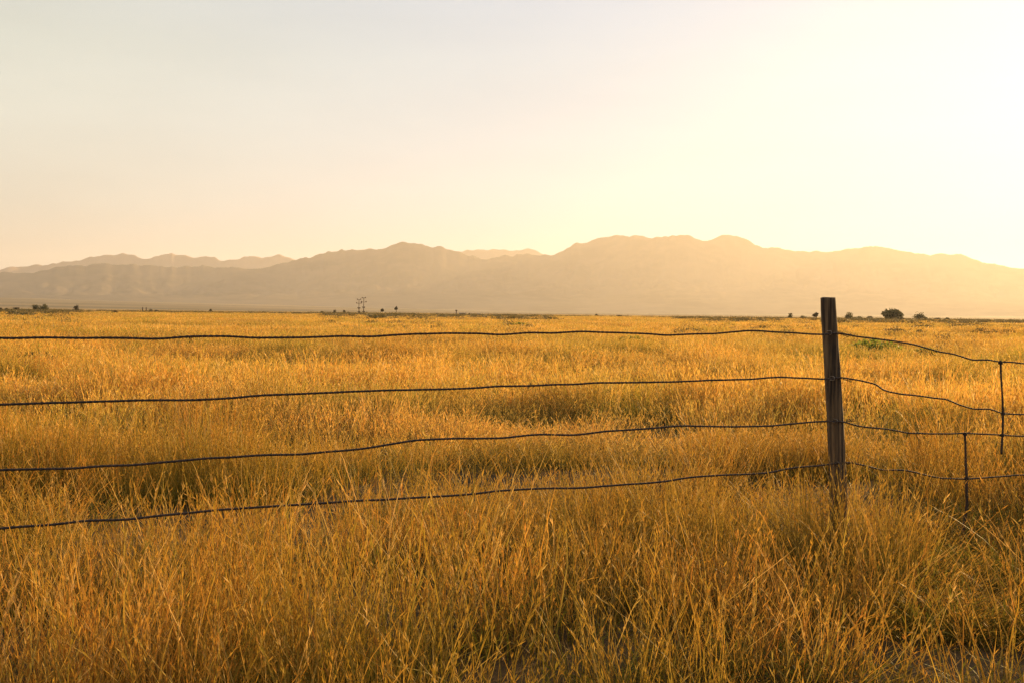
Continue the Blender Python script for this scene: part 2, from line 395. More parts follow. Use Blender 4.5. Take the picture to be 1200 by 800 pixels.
def stem(B, base, h, lean, azi, bend, w_, segs, typ, head=0, hw=0.004, hl=0.03, kink=0.06, hspread=0.5):
    d = norm(np.array([math.cos(azi) * lean, math.sin(azi) * lean, 1.0]))
    bd = azi + rng.normal(0, 0.9)
    bdir = np.array([math.cos(bd), math.sin(bd), -0.25])
    L_ = h / segs; pts = [np.array(base, float)]; dirs = [d]
    for i in range(segs):
        d = norm(d + bdir * bend / segs * (0.4 + 1.2 * i / segs) + rng.normal(0, kink, 3) * (1, 1, 0.3))
        pts.append(pts[-1] + d * L_); dirs.append(d)
    sa = rng.uniform(0, math.pi); side = np.array([math.cos(sa), math.sin(sa), 0])
    ws = [w_ * (1 - 0.55 * i / segs) for i in range(segs + 1)]
    if typ > 0.75: ws = [w_ * (0.6 + 0.8 * (i / segs) * (1 - i / segs) * 2) for i in range(segs + 1)]
    r = rng.random()
    B.ribbon(pts, ws, side, r, typ)
    for k in range(head):
        u = rng.uniform(0.66, 1.0) * segs; i = min(int(u), segs - 1); q = pts[i] + (pts[i + 1] - pts[i]) * (u - i)
        o = rng.normal(0, 1, 3); o[2] = abs(o[2]) * 0.3
        dd = norm(dirs[i + 1] + norm(o) * hspread * rng.uniform(0.5, 1.2))
        l = hl * rng.uniform(0.6, 1.3); s2 = norm(np.cross(dd, rng.normal(0, 1, 3)))
        a = B.n
        B.v += [q, q + dd * l * 0.5 + s2 * hw / 2, q + dd * l * 0.5 - s2 * hw / 2, q + dd * l]
        B.c += [(min(1, max(0, r + rng.normal(0, 0.12))), 1, 0.5, 1)] * 4
        B.f += [(a, a + 1, a + 2), (a + 1, a + 3, a + 2)]; B.n += 4
    return pts

def clump(name, n_stem, n_leaf, R, h0, h1, w_, lw, segs, head, hw, hl, lean=0.22, bend=0.3, lh=0.6, hspread=0.5, kink=0.06):
    B = Blades()
    for i in range(n_stem):
        a = rng.uniform(0, 2 * math.pi); q = R * math.sqrt(rng.random())
        b = (q * math.cos(a), q * math.sin(a), -0.03)
        hd = head if rng.random() < 0.75 else 0
        stem(B, b, rng.uniform(h0, h1), abs(rng.normal(0, lean)), a + rng.normal(0, 0.8), rng.uniform(0.05, bend), w_ * rng.uniform(0.6, 1.25), segs, 0.25, hd, hw, hl, kink=kink, hspread=hspread)
    for i in range(n_leaf):
        a = rng.uniform(0, 2 * math.pi); q = R * math.sqrt(rng.random()) * 0.9
        b = (q * math.cos(a), q * math.sin(a), -0.03)
        stem(B, b, rng.uniform(h0, h1) * lh * rng.uniform(0.5, 1.15), abs(rng.normal(0, 0.4)), a, rng.uniform(0.3, 1.6), lw * rng.uniform(0.6, 1.2), max(3, segs - 1), 1.0, 0, kink=kink)
    return B.mesh(name)

def proto_collection(cname, meshes, mat):
    """clump shapes only used through the geometry nodes below"""
    c = bpy.data.collections.new(cname)
    for i, me in enumerate(meshes):
        me.materials.append(mat)
        o = bpy.data.objects.new(f'{cname}_{i:02d}', me); c.objects.link(o)
    return c

def scatter(name, coll, P, rot, scl, idx):
    me = bpy.data.meshes.new(name); n = len(P)
    me.vertices.add(n); me.vertices.foreach_set('co', np.ascontiguousarray(P, np.float32).ravel())
    a = me.attributes.new('rot', 'FLOAT_VECTOR', 'POINT'); a.data.foreach_set('vector', np.ascontiguousarray(rot, np.float32).ravel())
    a = me.attributes.new('scl', 'FLOAT_VECTOR', 'POINT'); a.data.foreach_set('vector', np.ascontiguousarray(scl, np.float32).ravel())
    a = me.attributes.new('idx', 'INT', 'POINT'); a.data.foreach_set('value', np.ascontiguousarray(idx, np.int32))
    me.update()
    o = link(name, me)
    ng = bpy.data.node_groups.new(name + '_scatter', 'GeometryNodeTree')
    ng.interface.new_socket('Geometry', in_out='INPUT', socket_type='NodeSocketGeometry')
    ng.interface.new_socket('Geometry', in_out='OUTPUT', socket_type='NodeSocketGeometry')
    N = ng.nodes.new; L = ng.links.new
    gi = N('NodeGroupInput'); go = N('NodeGroupOutput')
    ci = N('GeometryNodeCollectionInfo'); ci.inputs['Collection'].default_value = coll
    ci.inputs['Separate Children'].default_value = True; ci.inputs['Reset Children'].default_value = True
    ip = N('GeometryNodeInstanceOnPoints'); ip.inputs['Pick Instance'].default_value = True
    def na(nm, ty):
        q = N('GeometryNodeInputNamedAttribute'); q.data_type = ty; q.inputs['Name'].default_value = nm; return q.outputs['Attribute']
    L(gi.outputs[0], ip.inputs['Points']); L(ci.outputs[0], ip.inputs['Instance'])
    L(na('idx', 'INT'), ip.inputs['Instance Index'])
    e2r = N('FunctionNodeEulerToRotation'); L(na('rot', 'FLOAT_VECTOR'), e2r.inputs[0]); L(e2r.outputs[0], ip.inputs['Rotation'])
    L(na('scl', 'FLOAT_VECTOR'), ip.inputs['Scale']); L(ip.outputs[0], go.inputs[0])
    md = o.modifiers.new('scatter', 'NODES'); md.node_group = ng
    return o

def field_height(x, y):
    """how tall the grass stands: tufts and hollows"""
    a = fbm(x / 0.8, y / 0.8, 51, 3); b = fbm(x / 3.2, y / 1.9, 61, 3)
    h = 0.50 + 0.56 * np.clip((b - 0.34) / 0.26, 0, 1) + 0.75 * (a - 0.5)
    return np.clip(h, 0.28, 1.25)

def wedge(n, r0, r1, az0, az1, p=2.0):
    u = rng.random(n)
    r = (r0 ** p + u * (r1 ** p - r0 ** p)) ** (1 / p) if p else r0 * (r1 / r0) ** u
    a = np.radians(rng.uniform(az0, az1, n))
    return r * np.sin(a), r * np.cos(a), r

# near grass: 1 to 9 m
near = [clump('g', 14, 9, 0.12, 0.38, 0.66, 0.0040, 0.0060, 7, 9, 0.0032, 0.032, 0.16, 0.22, hspread=.28, kink=.05) for _ in range(6)]
near += [clump('g', 7, 16, 0.15, 0.26, 0.44, 0.0036, 0.0065, 6, 6, 0.0030, 0.026, 0.3, 0.6, hspread=.35, kink=.07) for _ in range(3)]
near += [clump('g', 9, 3, 0.17, 0.52, 0.84, 0.0052, 0.006, 8, 7, 0.0040, 0.040, 0.30, 0.35, hspread=0.25, kink=.09) for _ in range(3)]      # long leaning stalks
near += [clump('g', 26, 40, 0.17, 0.14, 0.26, 0.0036, 0.0060, 7, 3, 0.0036, 0.02, 0.7, 1.6, lh=.9, kink=.22) for _ in range(2)]      # short matted grass
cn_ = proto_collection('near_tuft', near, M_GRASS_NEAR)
x, y, r = wedge(9500, 0.9, 9.0, -48, 52, 1.75)
hs = field_height(x, y)
n = len(x)
kind = rng.random(n)
idx = np.where(kind < 0.52, rng.integers(0, 6, n), np.where(kind < 0.78, rng.integers(6, 9, n), rng.integers(9, 12, n)))
corner = np.hypot((x - 1.40) / .42, (y - 2.85) / .42) < 1
idx = np.where(corner, rng.integers(12, 14, n), idx)
hs = np.where(corner, 1.0, hs)
dens = 0.5 * fbm(x / 0.36, y / 0.36, 77, 2) + 0.5 * fbm(x / 1.0, y / 0.9, 79, 2)
idx = np.where((dens < 0.42) & (rng.random(n) < .6), rng.integers(6, 9, n), idx)
keep = rng.random(n) < np.clip(-1.62 + 4.4 * dens - .36 * np.clip((4.6 - r) / .8, 0, 1), 0.04, 1)
hs = hs * 0.86
hs = np.where((x > 1.1) & (r < 8) & ~corner, hs * 0.84, hs)
foot = np.hypot(x - 1.66, y - 4.95) < .33
hs = np.where(foot, np.clip(hs, 1.0, 1.12), hs); keep = keep | foot; idx = np.where(foot & (idx > 8), 3, idx)
inray = np.abs(x - y * 0.452) < .25
inray = inray & (y > 3.1) & (y < 5.95)
inray = inray & ~foot
hs = np.where(inray, np.clip(hs, .5, .9) * np.interp(y, [3.1, 3.6, 4.2, 4.7, 5.9], [.90, .74, .55, .36, .28]), hs)
idx = np.where(inray & (y > 4.1), rng.integers(12, 14, n), np.where(inray & (idx > 8) & (idx < 12), 7, idx))
hs = np.where(inray & (y > 4.1), .95, hs); keep = keep | (inray & (y > 4.1))
olive = ((x - 1.10) / .55) ** 2 + ((y - 4.75) / .42) ** 2 < 1
idx = np.where(olive & (rng.random(n) < .8), rng.integers(6, 9, n), idx); hs = np.where(olive, np.clip(hs * 1.1, .8, 1.1), hs)
hs = np.where(idx == 10, hs * 1.15, hs)
P = np.stack([x, y, ground_z(x, y)], -1)
rot = np.stack([rng.normal(0, .07, n), rng.normal(0, .07, n), rng.uniform(0, 6.28, n)], -1)
sc = hs * rng.uniform(0.85, 1.2, n)
scl = np.stack([rng.uniform(.85, 1.25, n), rng.uniform(.85, 1.25, n), sc], -1)
o = scatter('grass', cn_, P[keep], rot[keep], scl[keep], idx[keep])
tag(o, 'tall dry golden grass in the foreground, around and below the wire fence', 'grass', kind='stuff')

# middle grass: 9 to 45 m
mid = [clump('g', 24, 12, 0.20, 0.34, 0.62, 0.0062, 0.009, 4, 7, 0.0058, 0.055, hspread=.28) for _ in range(6)]
mid += [clump('g', 5, 34, 0.22, 0.24, 0.42, 0.006, 0.011, 4, 4, 0.007, 0.04, .3, .6, lh=.9) for _ in range(3)]
mid += [clump('g', 12, 2, 0.2, 0.55, 0.82, 0.0065, 0.008, 5, 8, 0.006, 0.06, .28, .4, hspread=.25) for _ in range(2)]
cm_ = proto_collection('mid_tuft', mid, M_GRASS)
x, y, r = wedge(36000, 8.7, 46, -44, 48, 1.25)
n = len(x); hs = field_height(x, y)
P = np.stack([x, y, ground_z(x, y)], -1)
rot = np.stack([rng.normal(0, .06, n), rng.normal(0, .06, n), rng.uniform(0, 6.28, n)], -1)
wd = (1 + np.clip((r - 9) / 30, 0, 1.2))[:, None] * rng.uniform(.85, 1.25, (n, 2))
scl = np.concatenate([wd, (hs * rng.uniform(.85, 1.2, n))[:, None]], 1)
dn = fbm(x / 1.7, y / 1.05, 177, 3); gp = fbm(x / 3.6, y / 2.0, 277, 3)
idx = np.where(rng.random(n) < np.clip((gp - .50) * 5, .06, .8), rng.integers(6, 9, n), rng.integers(0, 6, n))
idx = np.where(rng.random(n) < .12, rng.integers(9, 11, n), idx)
keep = rng.random(n) < np.clip(-1.15 + 3.8 * dn, 0.07, 1)
o = scatter('grass', cm_, P[keep], rot[keep], scl[keep], idx[keep])
tag(o, 'fluffy golden grass of the middle field beyond the wire fence', 'grass', kind='stuff')

# far grass: 45 to 700 m, wide patches
farm = [clump('g', 70, 20, 0.9, 0.30, 0.55, 0.022, 0.03, 3, 3, 0.018, 0.12, hspread=.25) for _ in range(5)]
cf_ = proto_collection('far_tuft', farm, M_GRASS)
x, y, r = wedge(34000, 44, 750, -40, 44, 0.35)
n = len(x); hs = field_height(x / 3, y / 3)
P = np.stack([x, y, ground_z(x, y)], -1)
rot = np.stack([rng.normal(0, .02, n), rng.normal(0, .02, n), rng.uniform(0, 6.28, n)], -1)
wd = (np.clip(r / 70, 0.9, 4.5))[:, None] * rng.uniform(.85, 1.25, (n, 2))
scl = np.concatenate([wd, (hs * rng.uniform(.85, 1.1, n))[:, None]], 1)
o = scatter('grass', cf_, P, rot, scl, rng.integers(0, 5, n))
tag(o, 'far golden grassland reaching to the horizon', 'grass', kind='stuff')

# ------------------------------------------------------------------ bushes, trees
def leaf_cloud(name, size, n, leaf, seed, lumps=7, flat=1.0, spiky=0.0):
    """crown of many small leaf faces gathered in clumps; size = (w, d, h), stands on z=0"""
    g = np.random.default_rng(seed)
    w_, d_, h_ = size
    cen = np.stack([g.uniform(-.32, .32, lumps) * w_, g.uniform(-.32, .32, lumps) * d_, g.uniform(.18, .66, lumps) * h_], -1)
    cen[0] = (0, 0, h_ * 0.66); cen[1] = (0, 0, h_ * .30)
    rad_ = g.uniform(.20, .34, lumps)
    k = g.integers(0, lumps, n)
    v = g.normal(0, 1, (n, 3)); v /= np.linalg.norm(v, axis=1)[:, None]
    q = cen[k] + v * (g.random(n) ** 0.45)[:, None] * rad_[k][:, None] * np.array([w_, d_, h_])
    q[:, 2] = np.clip(q[:, 2], 0.02 * h_, h_ * 1.02)
    if spiky:
        u = g.random(n) < spiky
        q[u, 2] = h_ * g.uniform(0.5, 1.25, u.sum()); q[u, 0] *= 0.9
    a = g.normal(0, 1, (n, 3)); a /= np.linalg.norm(a, axis=1)[:, None]
    b = np.cross(a, g.normal(0, 1, (n, 3))); b /= np.linalg.norm(b, axis=1)[:, None]
    l = leaf * g.uniform(.6, 1.4, n)[:, None]
    co = np.stack([q - a * l, q + b * l * .5, q + a * l, q - b * l * .5], 1).reshape(-1, 3)
    f = np.arange(n * 4).reshape(-1, 4)
    return fast_mesh(name, co, f, smooth=False)

def limb_mesh(name, paths, sides=6):
    """tapered tubes; paths = list of [(point, radius), ...]"""
    V, Fc = [], []
    for path in paths:
        base = len(V)
        for i, (p_, r_) in enumerate(path):
            p_ = Vector(p_)
            nx = Vector(path[min(i + 1, len(path) - 1)][0]) - Vector(path[max(i - 1, 0)][0]); nx.normalize()
            u = nx.orthogonal().normalized() if abs(nx.z) > 0.99 else nx.cross(Vector((0, 0, 1))).normalized()
            v_ = nx.cross(u)
            for s in range(sides):
                a = 2 * math.pi * s / sides
                V.append(p_ + (u * math.cos(a) + v_ * math.sin(a)) * r_)
        for i in range(len(path) - 1):
            for s in range(sides):
                a = base + i * sides + s; b = base + i * sides + (s + 1) % sides
                Fc.append((a, b, b + sides, a + sides))
        Fc.append(tuple(base + s for s in range(sides))[::-1]); Fc.append(tuple(base + (len(path) - 1) * sides + s for s in range(sides)))
    return mesh_from(name, V, Fc)

def spot(px, depth):
    """ground point under a column of the photograph at a given distance"""
    d = ray(px, 370); x = d.x / d.y * depth
    return Vector((x, depth, float(ground_z(x, depth))))

SEED = [500]
def tree(px, depth, wpx, hpx, label, cat='tree', mat=None, name='field_tree', crown_from=0.0, group='scattered trees and bushes on the plain', trunk=0.04):
    SEED[0] += 1
    b = spot(px, depth); k = depth / FPX
    W, H = wpx * 1.12 * k, (hpx * 1.12 + 1.0) * k
    root = empty(name, b); tag(root, label, cat, group)
    cr = leaf_cloud('crown', (W, W * .9, H * (1 - crown_from)), int(380 + 60 * wpx), max(W, H) * 0.055, SEED[0], 8)
    co = link('crown', cr, mat or M_LEAF, root); co.location.z = H * crown_from
    g = random.Random(SEED[0]); hh = H * max(crown_from, 0.0)
    paths = [[((0, 0, -.1), H * trunk), ((g.uniform(-.03, .03) * W, 0, H * .3 + hh * .3), H * trunk * .75), ((g.uniform(-.05, .05) * W, 0, H * .45 + hh * .5), H * trunk * .4)]]
    for _ in range(4):
        a = g.uniform(0, 6.28)
        paths.append([((0, 0, H * .25 + hh * .5), H * trunk * .5), ((math.cos(a) * W * .12, math.sin(a) * W * .12, H * .42 + hh * .4), H * trunk * .35), ((math.cos(a) * W * .25, math.sin(a) * W * .25, H * .62 + hh * .25), H * trunk * .15)])
    link('trunk', limb_mesh('trunk', paths), M_BARK, root)
    return root

def bush(px, depth, wpx, hpx, label, mat=None, name='bush', group='scattered trees and bushes on the plain', n=None, spiky=0.0, leaf=None, lumps=6, cat='bush'):
    SEED[0] += 1
    b = spot(px, depth); k = depth / FPX
    if mat is not M_WEED and depth > 100: wpx *= 1.12; hpx = hpx * 1.12 + 1.1
    W, H = wpx * k, hpx * k
    me = leaf_cloud(name, (W, min(W, H * 2.0), H), n or int(260 + 40 * wpx), leaf or max(H, W * .3) * 0.10, SEED[0], lumps, spiky=spiky)
    o = link(name, me, mat or M_LEAF); o.location = b
    return tag(o, label, cat, group)

RD = 430.0
# right of the post
tree(1044, RD, 21, 12.5, 'large round olive tree standing alone on the horizon right of the fence post')
bush(1057, RD, 11, 3.2, 'low dark bush against the right foot of the large round tree', M_DARKLEAF)
bush(1079, RD, 15, 6.5, 'medium spiky bush between the large round tree and the small dark bushes', spiky=.08)
bush(1098, RD, 11, 3.0, 'flat dark bush right of the medium spiky bush', M_DARKLEAF)
bush(1110, RD, 6, 3.4, 'smallest bush, rightmost of the row right of the fence post', M_LEAF)
bush(995, RD, 13, 5.5, 'twiggy bush at the left end of the hedge just right of the fence post', spiky=.15)
bush(1007, RD, 13, 3.8, 'low olive bush in the middle of the hedge right of the fence post')
bush(1020, RD, 11, 4.0, 'dark bush at the right end of the hedge beside the fence post', M_DARKLEAF)
# left of the post
bush(965, 330, 6, 4.6, 'dark rounded bush touching the left edge of the fence post', M_DARKLEAF)
tree(956.5, 300, 6.5, 8.6, 'small dark tree with bare trunk just left of the fence post', mat=M_DARKLEAF, crown_from=.42, trunk=.09)
bush(940.5, RD, 7.5, 3.8, 'two-lumped olive bush, middle of the three left of the fence post')
bush(927, RD, 7, 4.4, 'spiky upright bush, leftmost of the three left of the fence post', spiky=.3)
bush(908, 170, 6, 2.6, 'low dark tuft in the grass left of the spiky upright bush', M_DARKLEAF, leaf=.06)
bush(881, 250, 5, 3.0, 'low dark mound nearest the horizon left of the low dark tuft', M_DARKLEAF, leaf=.06)
bush(855, 250, 4, 2.4, 'tiny dark mound left of the low dark mound under the highest ridge', M_DARKLEAF, leaf=.06)
bush(725, RD, 11, 2.4, 'thin flat dark bush below the highest mountain ridge', M_DARKLEAF)
bush(699, 700, 4, 2.0, 'tiny flat bush left of the thin flat dark bush', M_DARKLEAF)
# centre
bush(542, 170, 4, 3.4, 'dark tuft in the grass in front of the brown shed', M_DARKLEAF, leaf=.06)
bush(570, 190, 3.5, 3.2, 'small dark tuft in the grass right of the tuft by the brown shed', M_DARKLEAF, leaf=.06)
bush(550, RD + 90, 3, 2.2, 'tiny bush between the two far sheds', M_DARKLEAF)
bush(513, RD + 50, 4, 1.8, 'left one of two tiny bushes midway between thin tree and mast', M_DARKLEAF)
bush(518.5, RD + 50, 3, 1.6, 'right one of two tiny bushes midway between thin tree and mast', M_DARKLEAF)
bush(484, RD + 50, 6, 2.2, 'low brown bush just right of the taller thin tree', M_SCRUB)
bush(458, RD + 50, 8, 1.8, 'low brown bush between the two thin lollipop trees', M_SCRUB)
tree(464.3, RD + 50, 3.4, 8.6, 'taller of the two thin lollipop trees right of the power poles', mat=M_DARKLEAF, crown_from=.60, trunk=.035, name='thin_tree')
tree(448, RD + 50, 3.4, 6.2, 'shorter of the two thin lollipop trees, nearer the power poles', mat=M_DARKLEAF, crown_from=.5, trunk=.035, name='thin_tree')
bush(392.5, RD, 5.6, 4.8, 'dark round bush left of the power poles', M_DARKLEAF)
tree(403.5, RD, 3.4, 4.6, 'tiny thin tree between the dark round bush and the power poles', mat=M_DARKLEAF, crown_from=.45, trunk=.05, name='thin_tree')
bush(408.5, RD, 3, 3.0, 'tiny pale bush just left of the power poles', M_SCRUB)
bush(377, RD, 6, 3.6, 'faint brown bush left of the dark round bush', M_SCRUB)
bush(386, RD, 3, 1.6, 'speck of brown bush between faint bush and dark round bush', M_SCRUB)
tree(247.3, RD, 3.6, 4.2, 'tiny tree alone below the pale far ridge', mat=M_DARKLEAF, crown_from=.3, trunk=.05, name='thin_tree')
# left
tree(52.5, RD, 10, 8.6, 'larger right tree of the pair near the left edge of the photo')
tree(43, RD, 8.5, 7.6, 'smaller left tree of the pair near the left edge of the photo')
tree(90.3, RD, 6.2, 7.2, 'single dark pointed tree right of the pair of trees', mat=M_DARKLEAF)
bush(85, RD, 4, 2.0, 'tiny bush at the left foot of the single dark tree', M_DARKLEAF)
bush(20, RD, 12, 3.6, 'low dark wide bush left of the pair of trees', M_DARKLEAF)
bush(8, RD, 5, 2.8, 'small dark bush left of the low wide bush', M_DARKLEAF)
bush(1, RD, 4, 3.2, 'dark bush cut by the left edge of the photo on the horizon', M_DARKLEAF)
bush(33, RD, 6, 1.6, 'very low bush joining the wide bush and the pair of trees', M_DARKLEAF)
bush(0, 230, 6, 4.0, 'near dark bush at the left edge of the photo', M_DARKLEAF, leaf=.08)
bush(135, 240, 9, 5.0, 'dark mounded bush in the field right of the single dark tree', M_DARKLEAF, leaf=.08)
bush(126, 240, 9, 2.4, 'low brown bush at the left foot of the dark mounded bush', M_SCRUB, leaf=.08)
bush(177, RD, 6, 3.2, 'low dark bush right beside the pair of gate posts', M_DARKLEAF)
bush(183, RD, 6, 2.8, 'second low dark bush right of the gate posts', M_DARKLEAF)
bush(190, RD, 6, 1.8, 'low brown bush, last of the three right of the gate posts', M_SCRUB)

# green shrubs low in the grass
GG = 'low green shrubs in the grass'
def weed(px, py, wpx, hpx, label, mat=M_WEED, **kw):
    d = ray(px, py); depth = (CAM_H - 0.12) / -d.z * d.y
    W = wpx * depth / FPX
    return bush(px, depth, wpx, hpx * 1.25 + .20 / depth * FPX, label, mat, 'low_shrub', GG, n=int(500 + 14 * wpx), leaf=0.045 + 0.0012 * depth, lumps=9, cat='shrub', **kw)
weed(1022, 416, 84, 15, 'bright green low shrub in the grass just right of the fence post')
weed(1085, 421, 40, 11, 'olive low shrub in the grass under the sagging top wire')
weed(295, 413, 46, 10, 'green low shrub in the grass under the top wire, left half')
weed(228, 409, 42, 10, 'dark green low shrub left of the green shrub under the top wire', M_SCRUB)
weed(575, 405, 40, 9, 'green low shrub below the top wire at the middle of the photo')
weed(540, 404, 36, 8, 'olive low shrub left of the green shrub in the middle of the photo', M_SCRUB)
weed(745, 408, 46, 9, 'green low shrub below the top wire right of the middle')
weed(610, 386, 34, 5, 'distant yellow-green shrub just above the top wire')
weed(175, 435, 52, 15, 'brown-olive shrub in the grass between the upper two wires, left', M_SCRUB)
weed(50, 430, 54, 15, 'brown-olive shrub in the grass near the left edge between the upper two wires', M_SCRUB)
weed(650, 466, 64, 11, 'added dark olive shrub standing for the dark hollow below the second wire at the middle', M_SCRUB)  # shrub added to darken the spot of a hollow in the grass
weed(930, 470, 26, 16, 'small silvery blue-grey shrub in the grass left of the fence post', M_SAGE)

# scattered scrub and the dark line of low scrub across the plain
scr = [leaf_cloud('s', (1.6, 1.4, .55), 520, .05, 900 + i, 8, spiky=.06) for i in range(4)]
cs_ = proto_collection('scrub_tuft', scr, M_SCRUB)
x, y, r = wedge(3300, 34, 700, -40, 44, 0.65)
keep = fbm(x / (r * .12), y / (r * .35), 91, 3) > .52
# strip crossing the plain about 330 m away
xs = rng.uniform(-340, 370, 1700); ys = 450 + 0.02 * xs + rng.normal(0, 7, 1700)
xs2 = rng.uniform(-290, -40, 500); ys2 = 370 + rng.normal(0, 22, 500)
x = np.concatenate([x[keep], xs, xs2]); y = np.concatenate([y[keep], ys, ys2]); r = np.hypot(x, y); n = len(x)
P = np.stack([x, y, ground_z(x, y) - .03], -1)
rot = np.stack([np.zeros(n), np.zeros(n), rng.uniform(0, 6.28, n)], -1)
s_ = np.clip(r / 110, .38, 2.2) * rng.uniform(.6, 1.3, n)
scl = np.stack([s_ * 1.5, s_, np.clip(s_, 1.05, 1.75) * rng.uniform(.7, 1.15, n)], -1)
o = scatter('scrub', cs_, P, rot, scl, rng.integers(0, 4, n))
tag(o, 'low olive scrub scattered through the far grassland', 'scrub', kind='stuff')

# ------------------------------------------------------------------ far man-made things
def power_pole(px, depth, hpx, label):
    k = depth / FPX; H = hpx * k; b = spot(px, depth)
    root = empty('power_pole', b); tag(root, label, 'power pole', 'power poles on the plain')
    link('pole', limb_mesh('pole', [[((0, 0, -.3), .19), ((0, 0, H), .13)]], 8), M_POLE, root)
    for q, wd in ((.97, .9), (.74, 1.3), (.42, .55), (.16, .5)):
        z = H * q
        link('crossarm', limb_mesh('crossarm', [[((-wd, 0, z), .10), ((wd, 0, z), .10)]], 6), M_POLE, root)
        for s in (-wd * .8, wd * .8):
            link('insulator', limb_mesh('insulator', [[((s, 0, z + .08), .16), ((s, 0, z + .25), .30), ((s, 0, z + .5), .16)]], 8), M_POLE, root)
    return root
power_pole(426.2, 455, 20.5, 'taller right-hand power pole of the pair on the horizon')
power_pole(420.6, 455, 18.5, 'shorter left-hand power pole of the pair on the horizon')

def box_mesh(name, sx, sy, z0, z1, bev=0.0):
    bm = bmesh.new(); bmesh.ops.create_cube(bm, size=1)
    for v in bm.verts: v.co = Vector((v.co.x * sx, v.co.y * sy, z0 + (v.co.z + .5) * (z1 - z0)))
    if bev: bmesh.ops.bevel(bm, geom=bm.edges[:], offset=bev, segments=1, affect='EDGES')
    me = bpy.data.meshes.new(name); bm.to_mesh(me); bm.free(); return me

def shed(px, depth, wpx, hpx, label):
    k = depth / FPX; W = wpx * k; H = hpx * k
    root = empty('shed', spot(px, depth)); tag(root, label, 'shed', 'small sheds on the plain')
    link('wall', box_mesh('wall', W, W * .7, -.2, H * .72, .02), M_SHED, root)
    # low gable roof
    e = .25; V = [(-W / 2 - e, -W * .35 - e, H * .70), (W / 2 + e, -W * .35 - e, H * .70), (W / 2 + e, W * .35 + e, H * .70), (-W / 2 - e, W * .35 + e, H * .70), (-W / 2 - e, 0, H), (W / 2 + e, 0, H)]
    link('roof', mesh_from('roof', V, [(0, 1, 5, 4), (2, 3, 4, 5), (0, 4, 3), (1, 2, 5), (3, 2, 1, 0)], False), M_ROOF, root)
    d = link('door', box_mesh('door', W * .22, .06, -.1, H * .52, .01), M_POLE, root); d.location.y = -W * .35 - .02
shed(542, RD + 60, 7.5, 3.4, 'wider brown shed on the plain right of the lone mast')
shed(561, RD + 60, 3.6, 2.8, 'narrower brown shed right of the wider shed')
mroot = empty('mast', spot(534.8, RD + 60)); tag(mroot, 'short dark mast with a boxy head left of the wider shed', 'mast')
k = (RD + 60) / FPX
link('pole', limb_mesh('pole', [[((0, 0, -.2), .28), ((0, 0, 5.4 * k), .22)]], 8), M_POLE, mroot)
link('head', box_mesh('head', 1.0, .8, 5.2 * k, 6.8 * k, .06), M_POLE, mroot)
for px, lb in ((167.2, 'left gate post of the far pair near the low bushes'), (171.4, 'right gate post of the far pair near the low bushes')):
    gp = link('gate_post', limb_mesh('gate_post', [[((0, 0, -.2), .26), ((0, 0, 1.5), .24), ((0, 0, 2.3), .2)]], 8), M_POLE)
    gp.location = spot(px, RD - 30); tag(gp, lb, 'gate post', 'far gate posts')

# ------------------------------------------------------------------ wire fence
POST = Vector((0, 0, 0)); 
d0 = ray(975, 470); PY = 5.3
PX = d0.x / d0.y * PY
FDIR = Vector((math.cos(rad(26.9)), math.sin(rad(26.9)), 0))       # the fence runs right and away
FN = Vector((-FDIR.y, FDIR.x, 0))
post_base = Vector((PX, PY, 0))
def on_fence(px, py, off=0.0):
    d = ray(px, py); o0 = Vector((0, 0, CAM_H))
    t = ((post_base + FN * off) - o0).dot(FN) / d.dot(FN)
    return o0 + d * t

fence = empty('wire_fence', (PX + .03, PY, float(ground_z(PX, PY))))
tag(fence, 'four-strand rusty wire fence with one weathered round wooden post', 'fence')
inv = Matrix.Translation(-fence.location)
def flink(name, me, mat, label=None):
    me.transform(inv)
    o = link(name, me, mat, fence)
    if label: o['label'] = label
    return o

# post: weathered round timber with drying cracks, leaning a little to the left
m, t, N, L = new_mat('weathered_post')
tcn = N('ShaderNodeTexCoord'); v = tcn.outputs['Object']
n1 = N('ShaderNodeTexNoise'); n1.inputs['Scale'].default_value = 60; n1.inputs['Detail'].default_value = 8; L(stretch(N, L, v, (1, 1, .035)), n1.inputs['Vector'])
n2 = N('ShaderNodeTexNoise'); n2.inputs['Scale'].default_value = 9; n2.inputs['Detail'].default_value = 5; L(stretch(N, L, v, (1, 1, .3)), n2.inputs['Vector'])
r1 = N('ShaderNodeMapRange'); L(n1.outputs['Fac'], r1.inputs[0]); r1.inputs[1].default_value = .42; r1.inputs[2].default_value = .68
c = mixc(N, L, r1.outputs[0], (0.024, 0.014, 0.008), (0.18, 0.115, 0.06))
r2 = N('ShaderNodeMapRange'); L(n2.outputs['Fac'], r2.inputs[0]); r2.inputs[1].default_value = .5; r2.inputs[2].default_value = .7; r2.inputs[4].default_value = .5
c = mixc(N, L, r2.outputs[0], c, (0.20, 0.135, 0.07))
p = N('ShaderNodeBsdfPrincipled'); L(c, p.inputs['Base Color']); p.inputs['Roughness'].default_value = .85
bu = N('ShaderNodeBump'); bu.inputs['Strength'].default_value = .9; bu.inputs['Distance'].default_value = .006; L(n1.outputs['Fac'], bu.inputs['Height']); L(bu.outputs[0], p.inputs['Normal'])
o_ = N('ShaderNodeOutputMaterial'); L(p.outputs[0], o_.inputs[0]); M_POST = m

